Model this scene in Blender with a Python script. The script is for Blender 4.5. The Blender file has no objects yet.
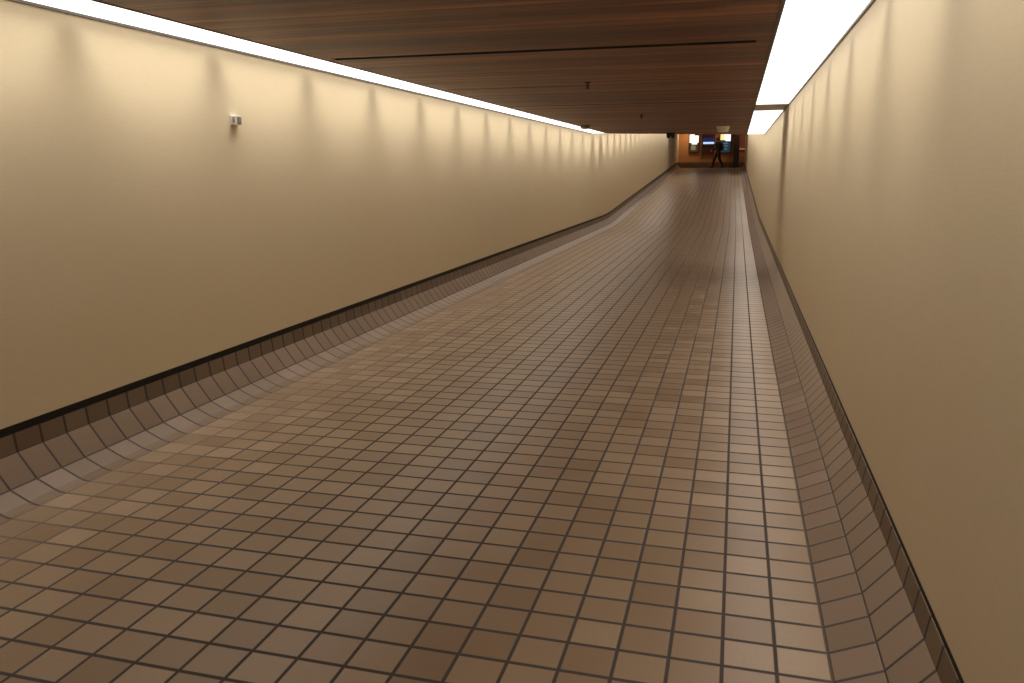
import bpy, bmesh, math, random
from mathutils import Vector, Matrix
random.seed(7)
U = 0.167                                   # one floor tile pitch across the tunnel, in metres
S = bpy.context.scene
COL = S.collection
PI = math.pi

# ------------------------------------------------------------------ scene settings
S.view_settings.view_transform = 'Standard'
S.view_settings.look = 'None'
S.view_settings.gamma = 1.0
S.view_settings.use_curve_mapping = False
S.view_settings.exposure = 0.06
S.cycles.use_denoising = True
S.cycles.max_bounces = 10
S.cycles.diffuse_bounces = 7
S.cycles.sample_clamp_indirect = 6.0
w = bpy.data.worlds.new('world'); S.world = w
w.use_nodes = True
w.node_tree.nodes['Background'].inputs[0].default_value = (0.02, 0.017, 0.014, 1)
w.node_tree.nodes['Background'].inputs[1].default_value = 0.3

# ------------------------------------------------------------------ materials
class NT:
    def __init__(s, name):
        s.m = bpy.data.materials.new(name); s.m.use_nodes = True
        s.t = s.m.node_tree; s.b = s.t.nodes['Principled BSDF']
    def n(s, kind, **kw):
        x = s.t.nodes.new(kind)
        for k, v in kw.items(): setattr(x, k, v)
        return x
    def l(s, a, b): s.t.links.new(a, b)
    def math(s, op, a, b=None, c=None, clamp=False):
        x = s.n('ShaderNodeMath', operation=op); x.use_clamp = clamp
        for i, v in enumerate((a, b, c)):
            if v is None: continue
            if isinstance(v, (int, float)): x.inputs[i].default_value = v
            else: s.l(v, x.inputs[i])
        return x.outputs[0]
    def mix(s, f, a, b):
        x = s.n('ShaderNodeMix', data_type='RGBA')
        for sock, v in ((x.inputs[0], f), (x.inputs[6], a), (x.inputs[7], b)):
            if isinstance(v, (int, float)): sock.default_value = v
            elif isinstance(v, tuple): sock.default_value = v if len(v) == 4 else v + (1,)
            else: s.l(v, sock)
        return x.outputs[2]
    def noise(s, vec, scale, detail=3, rough=.5):
        x = s.n('ShaderNodeTexNoise'); x.inputs['Scale'].default_value = scale
        x.inputs['Detail'].default_value = detail; x.inputs['Roughness'].default_value = rough
        s.l(vec, x.inputs['Vector']); return x.outputs['Fac']
    def mapping(s, vec, scale=(1, 1, 1), loc=(0, 0, 0)):
        x = s.n('ShaderNodeMapping'); x.inputs['Scale'].default_value = scale; x.inputs['Location'].default_value = loc
        s.l(vec, x.inputs['Vector']); return x.outputs[0]
    def ramp(s, f, stops):
        x = s.n('ShaderNodeValToRGB'); e = x.color_ramp.elements
        while len(e) < len(stops): e.new(.5)
        for i, (p, c) in enumerate(stops): e[i].position = p; e[i].color = c + (1,)
        s.l(f, x.inputs[0]); return x.outputs[0]
    def rng(s, f, a, b, c, d):
        x = s.n('ShaderNodeMapRange'); s.l(f, x.inputs[0])
        for i, v in enumerate((a, b, c, d)): x.inputs[i + 1].default_value = v
        return x.outputs[0]
    def bump(s, h, strength, dist):
        x = s.n('ShaderNodeBump'); x.inputs['Strength'].default_value = strength; x.inputs['Distance'].default_value = dist
        s.l(h, x.inputs['Height']); s.l(x.outputs[0], s.b.inputs['Normal'])

def plain(name, col, rough=.5, metal=0, spec=.5, noise=0, emit=None, estr=0):
    k = NT(name); b = k.b
    b.inputs['Roughness'].default_value = rough; b.inputs['Metallic'].default_value = metal
    b.inputs['Specular IOR Level'].default_value = spec
    if noise:
        tc = k.n('ShaderNodeTexCoord').outputs['Object']
        f = k.noise(tc, 14, 4)
        lo = tuple(c * (1 - noise) for c in col); hi = tuple(min(1, c * (1 + noise)) for c in col)
        k.l(k.mix(f, lo, hi), b.inputs['Base Color'])
    else:
        b.inputs['Base Color'].default_value = col + (1,)
    if emit:
        b.inputs['Emission Color'].default_value = emit + (1,); b.inputs['Emission Strength'].default_value = estr
    return k.m

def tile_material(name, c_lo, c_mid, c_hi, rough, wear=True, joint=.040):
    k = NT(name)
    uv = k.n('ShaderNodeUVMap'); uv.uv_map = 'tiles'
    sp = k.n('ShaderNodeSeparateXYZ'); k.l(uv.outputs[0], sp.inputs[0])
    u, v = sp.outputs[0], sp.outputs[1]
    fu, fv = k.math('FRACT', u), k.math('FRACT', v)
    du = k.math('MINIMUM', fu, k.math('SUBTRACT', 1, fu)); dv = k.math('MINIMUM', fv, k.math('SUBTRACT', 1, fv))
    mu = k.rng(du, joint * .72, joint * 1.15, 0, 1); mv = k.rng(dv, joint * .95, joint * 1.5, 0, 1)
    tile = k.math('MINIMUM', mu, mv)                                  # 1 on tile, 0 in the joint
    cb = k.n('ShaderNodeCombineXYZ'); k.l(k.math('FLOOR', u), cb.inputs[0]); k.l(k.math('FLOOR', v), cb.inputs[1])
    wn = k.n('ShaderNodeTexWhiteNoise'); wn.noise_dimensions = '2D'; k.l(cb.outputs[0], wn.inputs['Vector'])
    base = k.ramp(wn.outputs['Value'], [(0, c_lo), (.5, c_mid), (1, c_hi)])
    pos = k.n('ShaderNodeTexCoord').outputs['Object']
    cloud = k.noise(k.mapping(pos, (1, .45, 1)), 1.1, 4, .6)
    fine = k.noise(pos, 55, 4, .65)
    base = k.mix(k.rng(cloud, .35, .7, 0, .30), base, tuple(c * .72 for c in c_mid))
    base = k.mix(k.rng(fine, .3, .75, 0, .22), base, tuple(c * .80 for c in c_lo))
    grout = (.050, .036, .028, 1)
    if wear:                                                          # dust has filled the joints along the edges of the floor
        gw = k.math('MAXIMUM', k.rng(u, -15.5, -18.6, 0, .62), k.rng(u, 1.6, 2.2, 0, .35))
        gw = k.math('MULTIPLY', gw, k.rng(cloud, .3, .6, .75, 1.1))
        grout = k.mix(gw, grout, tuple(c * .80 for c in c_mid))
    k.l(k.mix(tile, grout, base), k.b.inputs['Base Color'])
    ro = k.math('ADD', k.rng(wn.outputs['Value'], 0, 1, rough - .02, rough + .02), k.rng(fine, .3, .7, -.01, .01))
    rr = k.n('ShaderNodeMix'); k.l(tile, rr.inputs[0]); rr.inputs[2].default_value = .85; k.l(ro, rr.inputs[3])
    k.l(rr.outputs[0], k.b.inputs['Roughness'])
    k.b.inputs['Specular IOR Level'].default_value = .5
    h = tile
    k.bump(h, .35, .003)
    return k.m

M = {}
M['tile'] = tile_material('quarry_tile', (.228, .146, .084), (.280, .186, .113), (.342, .236, .150), .315)
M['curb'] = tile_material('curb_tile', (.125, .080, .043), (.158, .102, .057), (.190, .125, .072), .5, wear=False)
M['cove'] = tile_material('cove_tile', (.195, .132, .088), (.218, .149, .101), (.245, .168, .116), .305, wear=False, joint=.034)

k = NT('woven_wall_covering')
tc = k.n('ShaderNodeTexCoord').outputs['Object']
weave = k.noise(k.mapping(tc, (4, 6, 160)), 1.6, 3, .55)
weft = k.noise(k.mapping(tc, (4, 160, 7)), 1.6, 3, .55)
blot = k.noise(tc, .9, 3, .5)
f = k.math('ADD', k.math('MULTIPLY', weave, .6), k.math('MULTIPLY', weft, .4))
c = k.mix(k.rng(f, .3, .7, 0, 1), (.690, .562, .368), (.750, .625, .420))
c = k.mix(k.rng(blot, .35, .7, 0, .30), c, (.66, .535, .335))
k.l(c, k.b.inputs['Base Color']); k.b.inputs['Roughness'].default_value = .62
k.b.inputs['Specular IOR Level'].default_value = .30
k.bump(f, .25, .002)
M['wall'] = k.m

k = NT('slatted_wood')
tc = k.n('ShaderNodeTexCoord').outputs['Object']
sp = k.n('ShaderNodeSeparateXYZ'); k.l(tc, sp.inputs[0])
pitch = .098
yy = k.math('DIVIDE', sp.outputs[1], pitch)
cb = k.n('ShaderNodeCombineXYZ'); k.l(k.math('FLOOR', yy), cb.inputs[1])
k.l(k.math('FLOOR', k.math('DIVIDE', k.math('ADD', sp.outputs[0], k.math('MULTIPLY', k.math('FLOOR', yy), .73)), 1.9)), cb.inputs[0])
wn = k.n('ShaderNodeTexWhiteNoise'); wn.noise_dimensions = '2D'; k.l(cb.outputs[0], wn.inputs['Vector'])
g1 = k.noise(k.mapping(tc, (.22, 5, 1)), 1.5, 6, .72)
g2 = k.noise(k.mapping(tc, (.7, 34, 1)), 1.5, 4, .6)
g0 = k.noise(k.mapping(tc, (.10, 1.9, 1)), 1.5, 3, .6)
g1 = k.math('ADD', k.math('MULTIPLY', g1, .6), k.math('MULTIPLY', g0, .4))
c = k.ramp(g1, [(.38, (.065, .017, .005)), (.5, (.205, .070, .022)), (.60, (.430, .185, .075))])
c = k.mix(k.rng(g2, .35, .7, 0, .5), c, (.05, .020, .009))
c = k.mix(k.rng(wn.outputs['Value'], 0, 1, 0, .45), c, (.045, .019, .009))
fy = k.math('FRACT', yy); dy = k.math('MINIMUM', fy, k.math('SUBTRACT', 1, fy))
gr = k.rng(dy, .012, .04, 0, 1)
c = k.mix(gr, (.04, .018, .009), c)
k.l(c, k.b.inputs['Base Color']); k.b.inputs['Roughness'].default_value = .45
k.b.inputs['Specular IOR Level'].default_value = .16
k.bump(k.math('ADD', gr, k.math('MULTIPLY', g2, .25)), .25, .002)
M['wood'] = k.m

M['black'] = plain('black_gap_shade', (.006, .005, .004), .7)  # colour stands in for shade in the wall gap and ceiling joints
M['dark_trim'] = plain('dark_metal_trim', (.045, .032, .024), .45, .3)
M['grey_trim'] = plain('grey_metal_trim', (.16, .14, .115), .5, .2)
M['diffuser'] = plain('lit_diffuser', (.8, .8, .8), .5, emit=(1, .985, .96), estr=1.5)
M['diffuser_weak'] = plain('weakly_lit_diffuser', (.8, .8, .8), .5, emit=(1, .985, .96), estr=1.25)
M['diffuser_dim'] = plain('unlit_diffuser', (.62, .56, .50), .5, noise=.05)
M['housing'] = plain('white_lamp_housing', (.55, .53, .5), .5)
M['white_plastic'] = plain('white_plastic', (.70, .66, .58), .4, noise=.04)
M['grey_plastic'] = plain('grey_lens', (.22, .20, .17), .35)
M['beige_plastic'] = plain('beige_plastic', (.62, .55, .42), .45, noise=.04)
M['brown_plastic'] = plain('brown_plastic', (.20, .12, .085), .5)
M['dark_metal'] = plain('dark_metal', (.035, .022, .016), .4, .5)
M['black_plastic'] = plain('black_plastic', (.008, .007, .006), .45)
M['orange'] = plain('orange_plaster', (.50, .235, .085), .7, noise=.10)
M['red_brown'] = plain('red_brown_panel', (.26, .085, .045), .5, noise=.15)
M['dark_red'] = plain('dark_red_panel', (.075, .018, .012), .45, noise=.15)
M['pillar'] = plain('dark_brown_pillar', (.016, .008, .005), .5, noise=.2)
M['frame'] = plain('pinkish_metal_frame', (.42, .22, .15), .4, .4)
M['frame_dark'] = plain('dark_poster_frame', (.045, .022, .014), .5)
M['terracotta'] = plain('terracotta_panel', (.42, .17, .095), .5, noise=.12)
M['ledge'] = plain('pale_ledge', (.85, .66, .50), .45, noise=.05)
M['conc'] = plain('raw_plaster', (.30, .25, .20), .8, noise=.1)
M['p_white'] = plain('poster_white', (.8, .78, .72), .4, emit=(1, .93, .80), estr=1.15)
M['p_yellow'] = plain('poster_yellow', (.8, .6, .3), .4, emit=(1, .74, .30), estr=1.0)
M['p_pink'] = plain('poster_rose_white', (.8, .75, .75), .4, emit=(1, .88, .92), estr=1.15)
M['p_dark'] = plain('poster_dark', (.02, .014, .01), .4, emit=(.04, .018, .01), estr=1.0)
M['p_green'] = plain('poster_green', (.10, .12, .06), .4, emit=(.13, .13, .06), estr=1.0)
M['p_teal'] = plain('poster_teal', (.02, .05, .07), .4, emit=(.010, .028, .040), estr=1.0)
M['p_blue'] = plain('poster_light_blue', (.1, .2, .3), .4, emit=(.06, .15, .21), estr=1.0)
M['s_navy'] = plain('screen_navy', (.005, .01, .04), .3, emit=(.004, .014, .075), estr=1.0)
M['s_bar'] = plain('screen_pale_blue', (.3, .4, .6), .3, emit=(.46, .62, .98), estr=1.0)
M['s_off'] = plain('screen_dark', (.008, .006, .008), .3)
M['skin'] = plain('skin', (.42, .24, .16), .5)
M['hair'] = plain('dark_hair', (.012, .008, .006), .5)
M['jacket'] = plain('dark_jacket', (.012, .011, .012), .7, noise=.2)
M['trousers'] = plain('dark_trousers', (.014, .011, .011), .75, noise=.2)
M['shoe'] = plain('black_shoe', (.008, .007, .006), .4)
M['bag'] = plain('dark_backpack', (.014, .015, .022), .6, noise=.2)

# ------------------------------------------------------------------ helpers (all shapes in tile units unless noted)
def link(name, bm, mats, parent=None, smooth=False, uv=None):
    me = bpy.data.meshes.new(name)
    bmesh.ops.recalc_face_normals(bm, faces=bm.faces[:])
    bm.to_mesh(me); bm.free()
    for m in (mats if isinstance(mats, (list, tuple)) else [mats]): me.materials.append(m)
    if smooth:
        for p in me.polygons: p.use_smooth = True
    o = bpy.data.objects.new(name, me); COL.objects.link(o)
    if parent is not None: o.parent = parent
    return o
def tag(o, label=None, cat=None, group=None, kind=None):
    if label: o['label'] = label
    if cat: o['category'] = cat
    if group: o['group'] = group
    if kind: o['kind'] = kind
    return o
def empty(name, loc, label, cat, group=None):
    o = bpy.data.objects.new(name, None); COL.objects.link(o)
    o.location = [c * U for c in loc]; o.empty_display_size = .1
    return tag(o, label, cat, group)
def box(bm, x0, x1, y0, y1, z0, z1, mat=0, bev=0.0, sc=U):
    vs = [bm.verts.new((x * sc, y * sc, z * sc)) for x in (x0, x1) for y in (y0, y1) for z in (z0, z1)]
    fs = [bm.faces.new([vs[i] for i in q]) for q in ((0, 1, 3, 2), (4, 6, 7, 5), (0, 4, 5, 1), (2, 3, 7, 6), (0, 2, 6, 4), (1, 5, 7, 3))]
    for f in fs: f.material_index = mat
    if bev:
        es = {e for f in fs for e in f.edges}
        bmesh.ops.bevel(bm, geom=list(es), offset=bev * sc, segments=2, affect='EDGES', profile=.5)
    return fs
def lathe(bm, prof, n=24, axis='Z', at=(0, 0, 0)):
    """prof: (radius, height) in metres; closes at radius 0"""
    rings = []
    for r, h in prof:
        ring = []
        for i in range(n if r > 1e-6 else 1):
            a = 2 * PI * i / n
            p = Vector((r * math.cos(a), r * math.sin(a), h))
            if axis == 'Y': p = Vector((p.x, p.z, p.y))
            ring.append(bm.verts.new(p + Vector(at)))
        rings.append(ring)
    for a, b in zip(rings, rings[1:]):
        for i in range(n):
            j = (i + 1) % n
            if len(a) == 1 and len(b) > 1: bm.faces.new((a[0], b[i], b[j]))
            elif len(b) == 1 and len(a) > 1: bm.faces.new((a[i], a[j], b[0]))
            elif len(a) > 1: bm.faces.new((a[i], a[j], b[j], b[i]))

# ------------------------------------------------------------------ tunnel lines
YB, YE = -70.0, 281.0                       # behind the camera, end wall
SLOPE = .0585
def ease(y, y0, h):                          # integral of a slope that sets in around y0 within +-h
    if y <= y0 - h: return 0.0
    if y >= y0 + h: return SLOPE * (y - y0)
    t = y - (y0 - h); return SLOPE * t * t / (4 * h)
def zf(y):
    return ease(min(y, 275.0), 118.0, 5.0)
ZC, YC = 14.18, 110.5                       # ceiling height over the level part, where it starts to climb
def zt(x): return 14.22 - .14 * (x + 20.66) / 24.12          # the ceiling hangs a touch lower on one side
def yc(x): return 102.3 + 12.3 * (x + 20.66) / 24.12          # and its fold runs slightly askew
def zc(y, x=-8.6): return zt(x) + max(0.0, SLOPE * (min(y, 276) - yc(x)))
def nx(x, y): return x - 1.55 * max(0.0, y - 118) / 163 * (x + 20.66) / 24.12   # the climbing part narrows slightly
TP = .932                                    # tile pitch along the tunnel
ST = [YB + 4 * i for i in range(46)] + [112 + i for i in range(0, 14)] + [126 + 6 * i for i in range(25)] + [275, 278, YE]
ST = sorted({round(s, 3) for s in ST if s <= YE})

def sweep(name, prof, mats, stations, zfun, uvs=None, closed=True, mids=None, parent=None):
    """extrude a cross-section (x, z) along the tunnel; uvs gives the tile coordinate across for each profile point"""
    bm = bmesh.new(); uvl = bm.loops.layers.uv.new('tiles')
    rows = [[bm.verts.new((nx(x, y) * U, y * U, (z + zfun(y)) * U)) for x, z in prof] for y in stations]
    n = len(prof)
    for a in range(len(stations) - 1):
        for i in range(n if closed else n - 1):
            j = (i + 1) % n
            f = bm.faces.new((rows[a][i], rows[a][j], rows[a + 1][j], rows[a + 1][i]))
            if mids: f.material_index = mids[i]
            if uvs:
                q = [(uvs[i][0], stations[a]), (uvs[i][1], stations[a]), (uvs[i][1], stations[a + 1]), (uvs[i][0], stations[a + 1])]
                for lp, (uu, vv) in zip(f.loops, q): lp[uvl].uv = (uu, vv / TP)
    if closed:
        bm.faces.new(rows[0]); bm.faces.new(list(reversed(rows[-1])))
    return link(name, bm, mats, parent)

XL, XR = -20.66, 3.46
# floor (one tiled ramp), coves, curbs
tag(sweep('floor', [(-19.04, 0), (1.96, 0), (1.96, -.6), (-19.04, -.6)], M['tile'], ST, zf,
          uvs=[(-19.01, 2.0), (0, .5), (0, .5), (0, .5)]), kind='structure')
def cove(name, prof, uu, mids):
    return tag(sweep(name, prof, [M['cove'], M['curb'], M['conc']], ST, zf, uvs=uu, mids=mids), kind='structure')
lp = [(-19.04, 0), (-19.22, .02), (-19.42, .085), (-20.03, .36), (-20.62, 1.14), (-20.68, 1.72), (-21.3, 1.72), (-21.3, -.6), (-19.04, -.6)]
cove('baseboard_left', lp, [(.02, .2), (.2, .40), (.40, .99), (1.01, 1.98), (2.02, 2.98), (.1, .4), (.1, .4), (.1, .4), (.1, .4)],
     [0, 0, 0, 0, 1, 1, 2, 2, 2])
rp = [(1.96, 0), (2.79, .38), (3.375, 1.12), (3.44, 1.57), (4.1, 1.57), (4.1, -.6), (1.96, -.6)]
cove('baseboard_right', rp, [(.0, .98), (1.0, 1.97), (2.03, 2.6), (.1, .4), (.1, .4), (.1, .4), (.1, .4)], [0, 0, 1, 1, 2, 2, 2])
# black strips painted as the shadow in the gap between curb and wall
tag(sweep('trim_1', [(-20.71, 1.72), (-20.71, 2.00), (-21.25, 2.00), (-21.25, 1.72)], M['black'], ST, zf), kind='structure')
tag(sweep('trim_2', [(3.46, 1.57), (3.46, 1.70), (4.05, 1.70), (4.05, 1.57)], M['black'], ST, zf), kind='structure')

# walls: bottom follows the floor, top follows the ceiling
def wall(name, x0, x1, zb):
    bm = bmesh.new(); rows = []
    for y in ST:
        rows.append([bm.verts.new((nx(x, y) * U, y * U, z * U)) for x, z in ((x0, zb + zf(y)), (x0, zc(y, x0) + .9), (x1, zc(y, x0) + .9), (x1, zb + zf(y)))])
    for a, b in zip(rows, rows[1:]):
        for i in range(4):
            j = (i + 1) % 4; bm.faces.new((a[i], a[j], b[j], b[i]))
    bm.faces.new(rows[0]); bm.faces.new(rows[-1])
    return tag(link(name, bm, M['wall']), kind='structure')
wall('wall_left', XL, XL - .7, 1.99)
wall('wall_right', XR, XR + .7, 1.69)

# ceiling: wooden panels with open joints between some of them
CX0, CX1 = -18.38, .80
bm = bmesh.new()
def cslab(x0, x1, y0, y1, d0=0, d1=.35, mat=0, fold=False):
    def yv(x, y): return yc(x) if fold and y == YC else y
    vs = [[bm.verts.new((x * U, yv(x, y) * U, (zt(x) + d) * U)) for x, d in ((x0, d0), (x1, d0), (x1, d1), (x0, d1))] for y in (y0, y1)]
    fs = [bm.faces.new((vs[0][q], vs[0][(q + 1) % 4], vs[1][(q + 1) % 4], vs[1][q])) for q in range(4)] + [bm.faces.new(vs[0]), bm.faces.new(vs[1])]
    for f in fs: f.material_index = mat
    fs[4].material_index = fs[5].material_index = 1          # edges of an open joint painted black for the shade inside
slots = [(20.0, .30, -17.95, .25), (34.9, .10, -17.95, -9.0), (49.5, .20, -17.95, .40)]
ys = [YB] + [v for s in slots for v in (s[0] - s[1], s[0] + s[1])] + [YC]
for a, b in zip(ys[::2], ys[1::2]): cslab(CX0, CX1, a, b, fold=True)
for y, h, xa, xb in slots:
    cslab(CX0, xa, y - h, y + h); cslab(xb, CX1, y - h, y + h)
    cslab(CX0, CX1, y - 1, y + 1, .36, .5, 1)  # black cover stands in for the dark inside the joint
# rising part of the ceiling beyond the fold
vs = []
for y in (None, 276, YE):
    vs.append([bm.verts.new((nx(x, y or 0) * U, (yc(x) if y is None else y) * U, (zc(yc(x) if y is None else y, x) + dz) * U)) for x, dz in ((CX0, 0), (CX1, 0), (CX1, .35), (CX0, .35))])
for a, b in zip(vs, vs[1:]):
    for i in range(4):
        j = (i + 1) % 4; bm.faces.new((a[i], a[j], b[j], b[i]))
bm.faces.new(vs[-1])
tag(link('ceiling', bm, [M['wood'], M['black']]), kind='structure')

# ------------------------------------------------------------------ continuous ceiling light strips
PITCH = 7.35
def strip(label, xa, xb, first, wall_side, unlit=None, energy=1.0):
    """xa..xb across; wall_side -1 left wall, +1 right wall"""
    root = empty('ceiling_light_strip', ((xa + xb) / 2, first, ZC), label, 'ceiling light', 'light strips along the walls')
    off = (-(xa + xb) / 2, -first, -ZC)
    Z0 = zt((xa + xb) / 2); XM = (xa + xb) / 2; last_flat = yc(XM)
    def part(name, fn, m):
        bm = bmesh.new(); fn(bm)
        bmesh.ops.translate(bm, verts=bm.verts[:], vec=Vector(off) * U)
        return link(name, bm, m, root)
    wa, wb = (xa, xa + .07) if wall_side < 0 else (xb - .07, xb)           # trim next to the wall
    ca, cb_ = (xb - .06, xb) if wall_side < 0 else (xa, xa + .12)          # lip next to the wooden ceiling
    da, db = (xa + .07, xb - .06) if wall_side < 0 else (xa + .12, xb - .07)
    part('wall_trim', lambda b: box(b, wa, wb, first, last_flat, Z0 - .02, Z0 + .4), M['grey_trim'])
    part('ceiling_lip', lambda b: box(b, ca, cb_, first, last_flat, Z0 - .03, Z0 + .4), M['dark_trim'])
    part('housing', lambda b: box(b, xa, xb, first, last_flat, Z0 + .42, Z0 + .8), M['housing'])
    y = first; i = 0
    while y < last_flat - .5:
        y1 = min(y + PITCH, last_flat)
        dark = unlit is not None and abs(y - unlit) < 2
        wk = min(1.0, max(.70, .74 + .03 * (y + y1) / 2)); weak = wk < .93     # first fittings dimmed to imitate lens vignetting
        part('diffuser', lambda b: box(b, da, db, y + .04, y1 - .04, Z0 + .06, Z0 + .14, bev=.01), M['diffuser_dim'] if dark else M['diffuser_weak'] if weak else M['diffuser'])
        if not dark: lamp((da + db) / 2, (y + y1) / 2, Z0 + .03, (db - da) * .8, min(6.3, (y1 - y) * .86), energy * wk * (y1 - y) / PITCH)
        y = y1; i += 1
    # beyond the break the strip climbs with the ceiling
    def climb(b, x0, x1, y0, y1, d0, d1):
        vs = [[b.verts.new((nx(x, yy) * U, yy * U, (zc(yy, XM) + d) * U)) for x, d in ((x0, d0), (x1, d0), (x1, d1), (x0, d1))] for yy in (y0, y1)]
        for q in range(4):
            r = (q + 1) % 4; b.faces.new((vs[0][q], vs[0][r], vs[1][r], vs[1][q]))
        b.faces.new(vs[0]); b.faces.new(vs[1])
    part('housing', lambda b: climb(b, xa, xb, last_flat, 240, .42, .8), M['housing'])
    part('diffuser', lambda b: climb(b, da, db, last_flat, 240, .06, .14), M['diffuser'])
    y = last_flat
    while y < 240 - 5:
        ym = y + PITCH / 2
        lamp(nx((da + db) / 2, ym), ym, zc(ym, XM) - .03, (db - da) * .8, 5.7, energy); y += PITCH
    return root
NL = [0]
SPREAD = 100
LAMP_W = 4.9
def lamp(x, y, z, sx, sy, e):
    L = bpy.data.lights.new('tube_light', 'AREA'); L.shape = 'RECTANGLE'
    L.size = sx * U; L.size_y = sy * U; L.energy = LAMP_W * e; L.color = (1, .955, .885)
    L.spread = math.radians(SPREAD)
    o = bpy.data.objects.new('tube_light', L); COL.objects.link(o); o.location = (x * U, y * U, z * U); NL[0] += 1
    if y > YC + 5: o.rotation_euler.x = math.atan(SLOPE)
strip('long white light strip above the wall that carries the small sensor', XL, CX0, 15.04 - 6 * PITCH, -1)
strip('long white light strip above the bare wall, with one unlit grey section', CX1, XR, 54.3 - 12 * PITCH, 1, unlit=54.3)

# ------------------------------------------------------------------ closing walls
bm = bmesh.new(); box(bm, XL - .7, XR + .7, YB - .7, YB, -.6, ZC + .9)  # unseen end cap, added so light stays in the tunnel
tag(link('added_wall_back', bm, M['wall']), kind='structure')
ZE = zf(275)
bm = bmesh.new()
box(bm, XL - .7, -1.0, YE, YE + .7, ZE - .6, ZE + 17, 0)
box(bm, -1.0, XR + .7, YE, YE + .7, ZE - .6, ZE + 17, 1)
tag(link('wall_end', bm, [M['orange'], M['red_brown']]), kind='structure')
bm = bmesh.new(); box(bm, XL, -1.8, YE - .5, YE, ZE, ZE + 1.95); box(bm, .05, XR, YE - .5, YE, ZE, ZE + 1.75)
uvl = bm.loops.layers.uv.new('tiles')
for f in bm.faces:
    for lpp in f.loops: lpp[uvl].uv = (lpp.vert.co.z / U / 2 + .02, lpp.vert.co.x / U)
tag(link('baseboard_end', bm, M['curb']), kind='structure')
bm = bmesh.new(); box(bm, -1.8, 0, YE - 3.2, YE, ZE, ZE + 16, bev=.06)
tag(link('pillar', bm, M['pillar']), kind='structure')

# ------------------------------------------------------------------ things on the end wall
def framed_poster(name, x0, x1, z0, z1, label, cells):
    """lit poster case: frame, and one sheet whose printed areas are cells (x0, x1, z0, z1, material) in 0..1"""
    root = empty(name, ((x0 + x1) / 2, YE - .3, z0), label, 'poster', 'lit posters on the end wall')
    W, H = x1 - x0, z1 - z0
    bm = bmesh.new(); t = .28
    for q in ((-W/2, W/2, 0, t), (-W/2, W/2, H - t, H), (-W/2, -W/2 + t, t, H - t), (W/2 - t, W/2, t, H - t)):
        box(bm, q[0], q[1], -.25, .28, q[2], q[3])
    link('frame', bm, M['frame_dark'], root)
    bm = bmesh.new(); mats = []
    for (a, b, c_, d, m) in cells:
        if M[m] not in mats: mats.append(M[m])
        x = -W/2 + t + a * (W - 2 * t); X = -W/2 + t + b * (W - 2 * t)
        box(bm, x, X, 0, .25, t + c_ * (H - 2 * t), t + d * (H - 2 * t), mats.index(M[m]))
    link('poster_sheet', bm, mats, root)
    return root
framed_poster('lit_poster', -17.25, -13.6, 14.5, 21.0, 'lit white poster with dark green foot on the orange wall',
  [(0, .55, .93, 1, 'p_white'), (.55, 1, .93, 1, 'p_dark'), (0, 1, .52, .93, 'p_white'), (0, .25, .37, .52, 'p_dark'), (.25, .85, .43, .52, 'p_white'), (.85, 1, .37, .52, 'p_dark'), (.25, .85, .37, .43, 'p_dark'),
   (0, .2, .10, .37, 'p_dark'), (.2, .7, .10, .37, 'p_green'), (.7, 1, .10, .37, 'p_dark'), (0, 1, 0, .10, 'p_dark')])
framed_poster('lit_poster', -6.75, -2.75, 14.25, 21.0, 'lit poster with yellow and white top over blue lines, behind the walker',
  [(0, .38, .66, 1, 'p_yellow'), (.38, .5, .66, 1, 'p_white'), (.5, 1, .60, 1, 'p_pink'), (0, .5, .60, .66, 'p_dark'),
   (0, 1, .50, .60, 'p_teal'), (0, .3, 0, .50, 'p_teal'), (.3, .75, .45, .50, 'p_blue'), (.3, .75, .36, .45, 'p_teal'), (.3, .75, .31, .36, 'p_blue'), (.3, .75, .20, .31, 'p_teal'), (.3, .7, .15, .20, 'p_blue'), (.3, .75, 0, .15, 'p_teal'), (.75, 1, 0, .50, 'p_teal')])
root = empty('mounted_screen', (-10.4, YE - .52, 13.8), 'dark red display cabinet with a glowing pale blue bar on its screen', 'screen')
bm = bmesh.new(); box(bm, -2.1, 2.1, -.2, .5, 0, 7.4, bev=.05); link('cabinet', bm, M['dark_red'], root)
bm = bmesh.new()
box(bm, -1.95, 1.95, -.3, -.2, 4.25, 5.6, 0); box(bm, -1.85, 1.85, -.3, -.2, 3.55, 4.25, 1); box(bm, -1.95, 1.95, -.3, -.2, 2.3, 3.55, 2)
link('screen', bm, [M['s_navy'], M['s_bar'], M['s_off']], root)
bm = bmesh.new(); box(bm, .02, XR, YE - .4, YE, ZE + 1.75, 15.15)
tag(link('trim_5', bm, M['terracotta']), kind='structure')
for x, n in ((-13.0, 3), (-2.25, 4)):
    bm = bmesh.new(); box(bm, x - .16, x + .16, YE - .45, YE, 12.6, 24, bev=.03)
    tag(link('trim_%d' % n, bm, M['frame']), kind='structure')
bm = bmesh.new(); box(bm, 0.0, 2.6, YE - .9, YE, 15.15, 15.75, bev=.08)
o = link('ledge', bm, M['ledge']); tag(o, 'pale ledge on the red-brown wall beside the dark pillar', 'ledge')

# ------------------------------------------------------------------ fittings on wall and ceiling
root = empty('wall_sensor', (XL, 16.08, 11.24), 'small white box-shaped sensor mounted alone on the beige wall', 'sensor')
bm = bmesh.new(); box(bm, -.01, .27, -.20, .20, 0, .36, bev=.025); link('housing', bm, M['white_plastic'], root)
bm = bmesh.new(); box(bm, .25, .285, -.15, .15, .05, .31, bev=.01); link('lens', bm, M['grey_plastic'], root)
bm = bmesh.new(); box(bm, .09, .20, -.215, -.19, .07, .29, bev=.008); link('side_grille', bm, M['grey_plastic'], root)
bm = bmesh.new(); box(bm, -.01, .03, -.26, .26, -.04, .40, bev=.01); link('back_plate', bm, M['white_plastic'], root)

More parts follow.
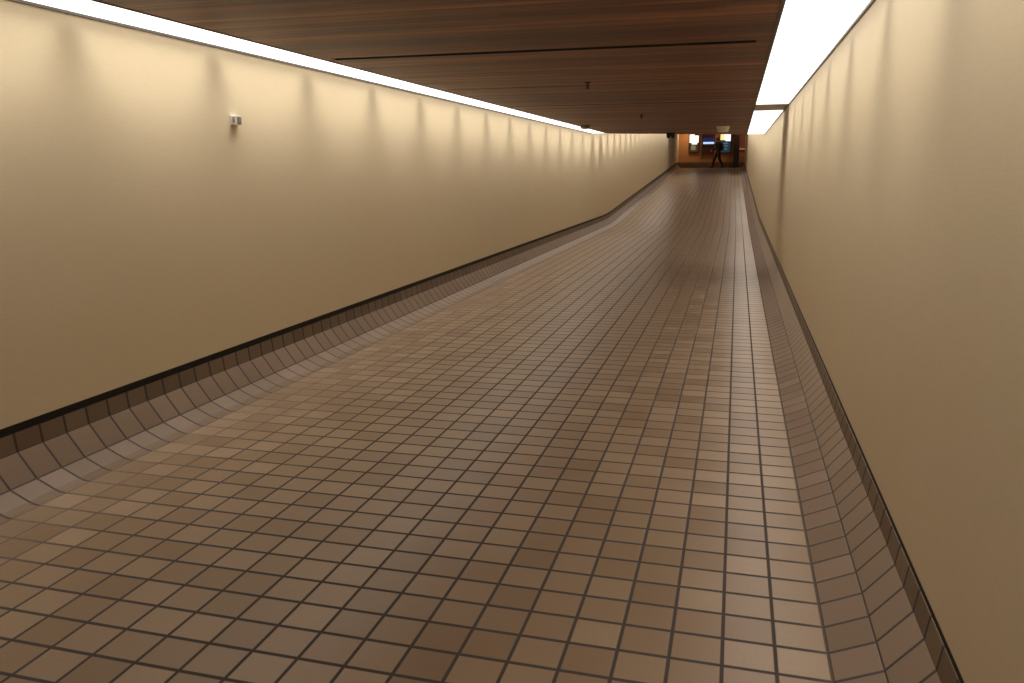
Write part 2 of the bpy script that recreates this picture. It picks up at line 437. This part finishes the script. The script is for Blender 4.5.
def sprinkler(x, y, label):
    r = empty('hanging_sprinkler', (x, y, zt(x)), label, 'sprinkler', 'sprinklers under the wooden ceiling')
    bm = bmesh.new(); lathe(bm, [(0, .003), (.032, .003), (.030, -.006), (.012, -.010), (0, -.010)], 20); link('escutcheon', bm, M['dark_metal'], r, True)
    bm = bmesh.new(); lathe(bm, [(0, -.008), (.010, -.009), (.010, -.030), (.006, -.034), (.005, -.055), (0, -.055)], 14); link('nozzle', bm, M['dark_metal'], r, True)
    bm = bmesh.new(); lathe(bm, [(0, -.054), (.019, -.056), (.019, -.060), (0, -.061)], 16); link('deflector', bm, M['dark_metal'], r)
    for s in (-1, 1):
        bm = bmesh.new(); box(bm, s * .012 - .0025, s * .012 + .0025, -.003, .003, -.058, -.028, sc=1); link('yoke_arm', bm, M['dark_metal'], r)
sprinkler(-8.75, 33.2, 'small dark sprinkler in the ceiling between its two long open joints')
sprinkler(-9.0, 62.5, 'small dark sprinkler in the ceiling beyond the second open joint')

r = empty('smoke_detector', (-17.35, 79.5, zt(-17.35)), 'brown round smoke detector on the ceiling close to the light strip', 'smoke detector')
bm = bmesh.new(); lathe(bm, [(0, 0), (.105, 0), (.105, -.02), (.098, -.024), (0, -.024)], 32); link('mounting_ring', bm, M['brown_plastic'], r, False)
bm = bmesh.new(); lathe(bm, [(0, -.024), (.090, -.024), (.085, -.055), (.06, -.070), (0, -.074)], 32); link('cover', bm, M['brown_plastic'], r, True)

r = empty('ceiling_lamp', (-2.1, 87.5, zt(-2.1)), 'pale beige drum fitting under the ceiling above the walker', 'ceiling fitting')
bm = bmesh.new(); lathe(bm, [(0, 0), (.135, 0), (.135, -.012), (0, -.012)], 32); link('mounting_ring', bm, M['beige_plastic'], r)
bm = bmesh.new(); lathe(bm, [(0, -.012), (.128, -.012), (.100, -.105), (.09, -.112), (0, -.112)], 32); link('drum', bm, M['beige_plastic'], r, False)

r = empty('twin_spotlight', (-9.55, 104.0, zt(-9.55)), 'black twin-headed fitting under the far edge of the wooden ceiling', 'ceiling fitting')
bm = bmesh.new(); box(bm, -.58, .58, -.3, .3, -.42, .0, bev=.04); link('housing', bm, M['black_plastic'], r)
for s in (-1, 1):
    bm = bmesh.new(); lathe(bm, [(0, -.03), (.032, -.03), (.042, .02), (.042, .045), (0, .045)], 20, 'Y')
    bmesh.ops.rotate(bm, verts=bm.verts[:], cent=(0, 0, 0), matrix=Matrix.Rotation(PI, 3, 'Z'))
    bmesh.ops.translate(bm, verts=bm.verts[:], vec=(s * .052, -.01, -.085)); link('lamp_head', bm, M['black_plastic'], r, False)

# ------------------------------------------------------------------ person walking past the posters (metres, facing -X)
def ball(bm, c, r):
    r = r if isinstance(r, tuple) else (r, r, r)
    g = bmesh.ops.create_icosphere(bm, subdivisions=3, radius=1.0)
    bmesh.ops.scale(bm, verts=g['verts'], vec=r); bmesh.ops.translate(bm, verts=g['verts'], vec=c)
def limb(bm, pts):
    """tapering tube through (x, y, z, radius) points, rounded at every joint"""
    for p in pts: ball(bm, p[:3], p[3])
    for p, q in zip(pts, pts[1:]):
        a, b = Vector(p[:3]), Vector(q[:3]); d = b - a
        g = bmesh.ops.create_cone(bm, cap_ends=True, segments=20, radius1=p[3], radius2=q[3], depth=d.length)
        bmesh.ops.rotate(bm, verts=g['verts'], cent=(0, 0, 0), matrix=Vector((0, 0, 1)).rotation_difference(d).to_matrix())
        bmesh.ops.translate(bm, verts=g['verts'], vec=(a + b) / 2)
def loft(bm, rings, n=28):
    """closed stack of ellipses (cx, cy, z, rx, ry)"""
    rs = [[bm.verts.new((cx + rx * math.cos(2 * PI * i / n), cy + ry * math.sin(2 * PI * i / n), z)) for i in range(n)] for cx, cy, z, rx, ry in rings]
    for p, q in zip(rs, rs[1:]):
        for i in range(n): bm.faces.new((p[i], p[(i + 1) % n], q[(i + 1) % n], q[i]))
    bm.faces.new(rs[0]); bm.faces.new(rs[-1])
def fused(name, bm, mat, parent, voxel=.010, smooth=4):
    """all the overlapping shapes of one part become a single continuous surface"""
    o = link(name, bm, mat, parent, True)
    m = o.modifiers.new('remesh', 'REMESH'); m.mode = 'VOXEL'; m.voxel_size = voxel; m.use_smooth_shade = True
    if smooth:
        m2 = o.modifiers.new('smooth', 'SMOOTH'); m2.factor = .5; m2.iterations = smooth
    return o
P = empty('person', (-6.95, 276.4, ZE), 'person in dark clothes striding past the lit posters with a backpack', 'person')
NL_, NR_ = [(-.03, -.09, .88, .085), (-.20, -.09, .48, .056), (-.285, -.09, .10, .040)], [(.03, .09, .88, .085), (.10, .09, .47, .056), (.305, .09, .15, .040)]
A1 = [(-.04, -.185, 1.385, .050), (.055, -.225, 1.12, .042), (.005, -.230, .895, .030)]
A2 = [(-.04, .185, 1.385, .050), (-.115, .225, 1.13, .042), (-.295, .205, 1.015, .030)]
def hand(bm, wrist, d, curl):
    wrist, d, curl = Vector(wrist), Vector(d).normalized(), Vector(curl).normalized()
    across = d.cross(curl).normalized()
    limb(bm, [tuple(wrist) + (.026,), tuple(wrist + d * .035) + (.024,)])
    for i in range(4):                                           # palm, then four unequal bent fingers
        off = across * (.030 - .020 * i); k0 = wrist + d * .085 + off
        limb(bm, [tuple(wrist + d * .03 + off * .6) + (.015,), tuple(k0) + (.012,)])
        L = (.066, .076, .070, .054)[i]
        k1 = k0 + (d * .9 + curl * .35) * L * .5; k2 = k1 + (d * .55 + curl * .8) * L * .5
        limb(bm, [tuple(k0) + (.0105,), tuple(k1) + (.0095,), tuple(k2) + (.008,)])
    t0 = wrist + d * .035 + across * .030; t1 = t0 + d * .032 + across * .022 + curl * .008; t2 = t1 + d * .028 + curl * .014
    limb(bm, [tuple(t0) + (.014,), tuple(t1) + (.011,), tuple(t2) + (.009,)])
bm = bmesh.new()
loft(bm, [(0, 0, .84, .09, .13), (0, 0, .95, .105, .155), (-.01, 0, 1.08, .095, .130), (-.03, 0, 1.25, .110, .155), (-.04, 0, 1.36, .105, .175), (-.05, 0, 1.43, .075, .12), (-.055, 0, 1.46, .055, .06)])
limb(bm, [(-.055, 0, 1.42, .060), (-.075, 0, 1.54, .052)])
ball(bm, (-.075, 0, 1.615), (.094, .075, .100)); ball(bm, (-.108, 0, 1.555), (.062, .055, .050))
ball(bm, (-.172, 0, 1.588), (.020, .013, .020)); ball(bm, (-.166, 0, 1.606), (.012, .010, .022))
for sy in (-1, 1): ball(bm, (-.062, sy * .076, 1.592), (.020, .010, .032))
limb(bm, NL_); limb(bm, NR_); limb(bm, A1); limb(bm, A2)
limb(bm, [(-.285, -.09, .10, .038), (-.30, -.09, .05, .036), (-.40, -.09, .035, .030)]); limb(bm, [(.305, .09, .15, .038), (.30, .09, .09, .034), (.225, .09, .035, .030)])
hand(bm, (.0, -.231, .875), (-.12, 0, -1), (-1, .1, 0)); hand(bm, (-.315, .203, 1.003), (-1, -.1, -.45), (-.2, -1, .1))
fused('body', bm, M['skin'], P, .0065, 2)
for sy in (-1, 1):
    bm = bmesh.new(); ball(bm, (-.153, sy * .031, 1.617), (.012, .014, .010)); link('eye', bm, M['hair'], P, True)
bm = bmesh.new(); ball(bm, (-.160, 0, 1.553), (.010, .022, .006)); link('mouth', bm, M['red_brown'], P, True)
bm = bmesh.new()
loft(bm, [(0, 0, .80, .10, .15), (0, 0, .90, .122, .170), (-.005, 0, 1.02, .110, .150)])
limb(bm, [p[:3] + (p[3] + .020,) for p in NL_[:2]] + [(-.283, -.09, .075, .056)]); limb(bm, [p[:3] + (p[3] + .020,) for p in NR_[:2]] + [(.300, .09, .135, .056)])
fused('trousers', bm, M['trousers'], P, .012)
bm = bmesh.new()
loft(bm, [(0, 0, .86, .145, .185), (0, 0, .96, .135, .180), (-.01, 0, 1.08, .122, .160), (-.03, 0, 1.25, .135, .182), (-.04, 0, 1.37, .130, .200), (-.05, 0, 1.44, .095, .140), (-.055, 0, 1.475, .070, .072)])
limb(bm, [p[:3] + (p[3] + .020,) for p in A1]); limb(bm, [p[:3] + (p[3] + .020,) for p in A2])
fused('jacket', bm, M['jacket'], P, .012)
bm = bmesh.new()
ball(bm, (-.055, 0, 1.645), (.096, .083, .078)); ball(bm, (-.025, 0, 1.600), (.068, .076, .075))
fused('hair', bm, M['hair'], P, .008, 2)
for q in ([(-.285, -.09, .075, .046), (-.31, -.09, .052, .050), (-.385, -.09, .044, .044), (-.44, -.09, .036, .036)], [(.31, .09, .125, .046), (.305, .09, .085, .048), (.25, .09, .048, .044), (.205, .09, .038, .038)]):
    bm = bmesh.new(); limb(bm, q); fused('shoe', bm, M['shoe'], P, .010, 2)
bm = bmesh.new(); box(bm, .085, .27, -.15, .15, .98, 1.42, bev=.06, sc=1)
bag = link('backpack', bm, M['bag'], P, True)
bm = bmesh.new(); box(bm, .26, .32, -.11, .11, 1.02, 1.22, bev=.025, sc=1); link('pocket', bm, M['bag'], bag, True)
for sy in (-1, 1):
    bm = bmesh.new(); limb(bm, [(.10, sy * .11, 1.40, .016), (-.03, sy * .115, 1.455, .016), (-.155, sy * .12, 1.37, .016), (-.165, sy * .12, 1.20, .015), (-.06, sy * .17, 1.07, .014), (.10, sy * .13, 1.04, .014)])
    link('shoulder_strap', bm, M['bag'], bag, True)

# ------------------------------------------------------------------ unseen fill lights added above the end wall
def far_fill(x, y, z, e, col, size=.5, spread=150):
    L = bpy.data.lights.new('end_fill_light', 'AREA'); L.shape = 'DISK'; L.size = size; L.energy = e; L.color = col; L.spread = math.radians(spread)
    o = bpy.data.objects.new('end_fill_light', L); COL.objects.link(o); o.location = (x * U, y * U, z * U)
far_fill(-17.5, 277.0, 23.2, 12, (1, .72, .45))
far_fill(-8, 277.0, 23.2, 3, (1, .62, .38))
far_fill(1.2, 275.0, 23.2, 9, (1, .62, .40))

# ------------------------------------------------------------------ camera
cam = bpy.data.cameras.new('camera'); co = bpy.data.objects.new('camera', cam); COL.objects.link(co)
cam.sensor_fit = 'HORIZONTAL'; cam.sensor_width = 36.0; cam.lens = 36.0 * 796.33 / 1024
cam.clip_end = 300
r_ = Vector((0.96368872, 0.26688285, -0.00880912)); u_ = Vector((-0.04809945, 0.20594338, 0.97738108)); f_ = Vector((-0.26266043, 0.9414674, -0.21130223))
m = Matrix((r_, u_, -f_)).transposed().to_4x4(); m.translation = Vector((-0.2042, -14.130, 9.3099)) * U
co.matrix_world = m
S.camera = co
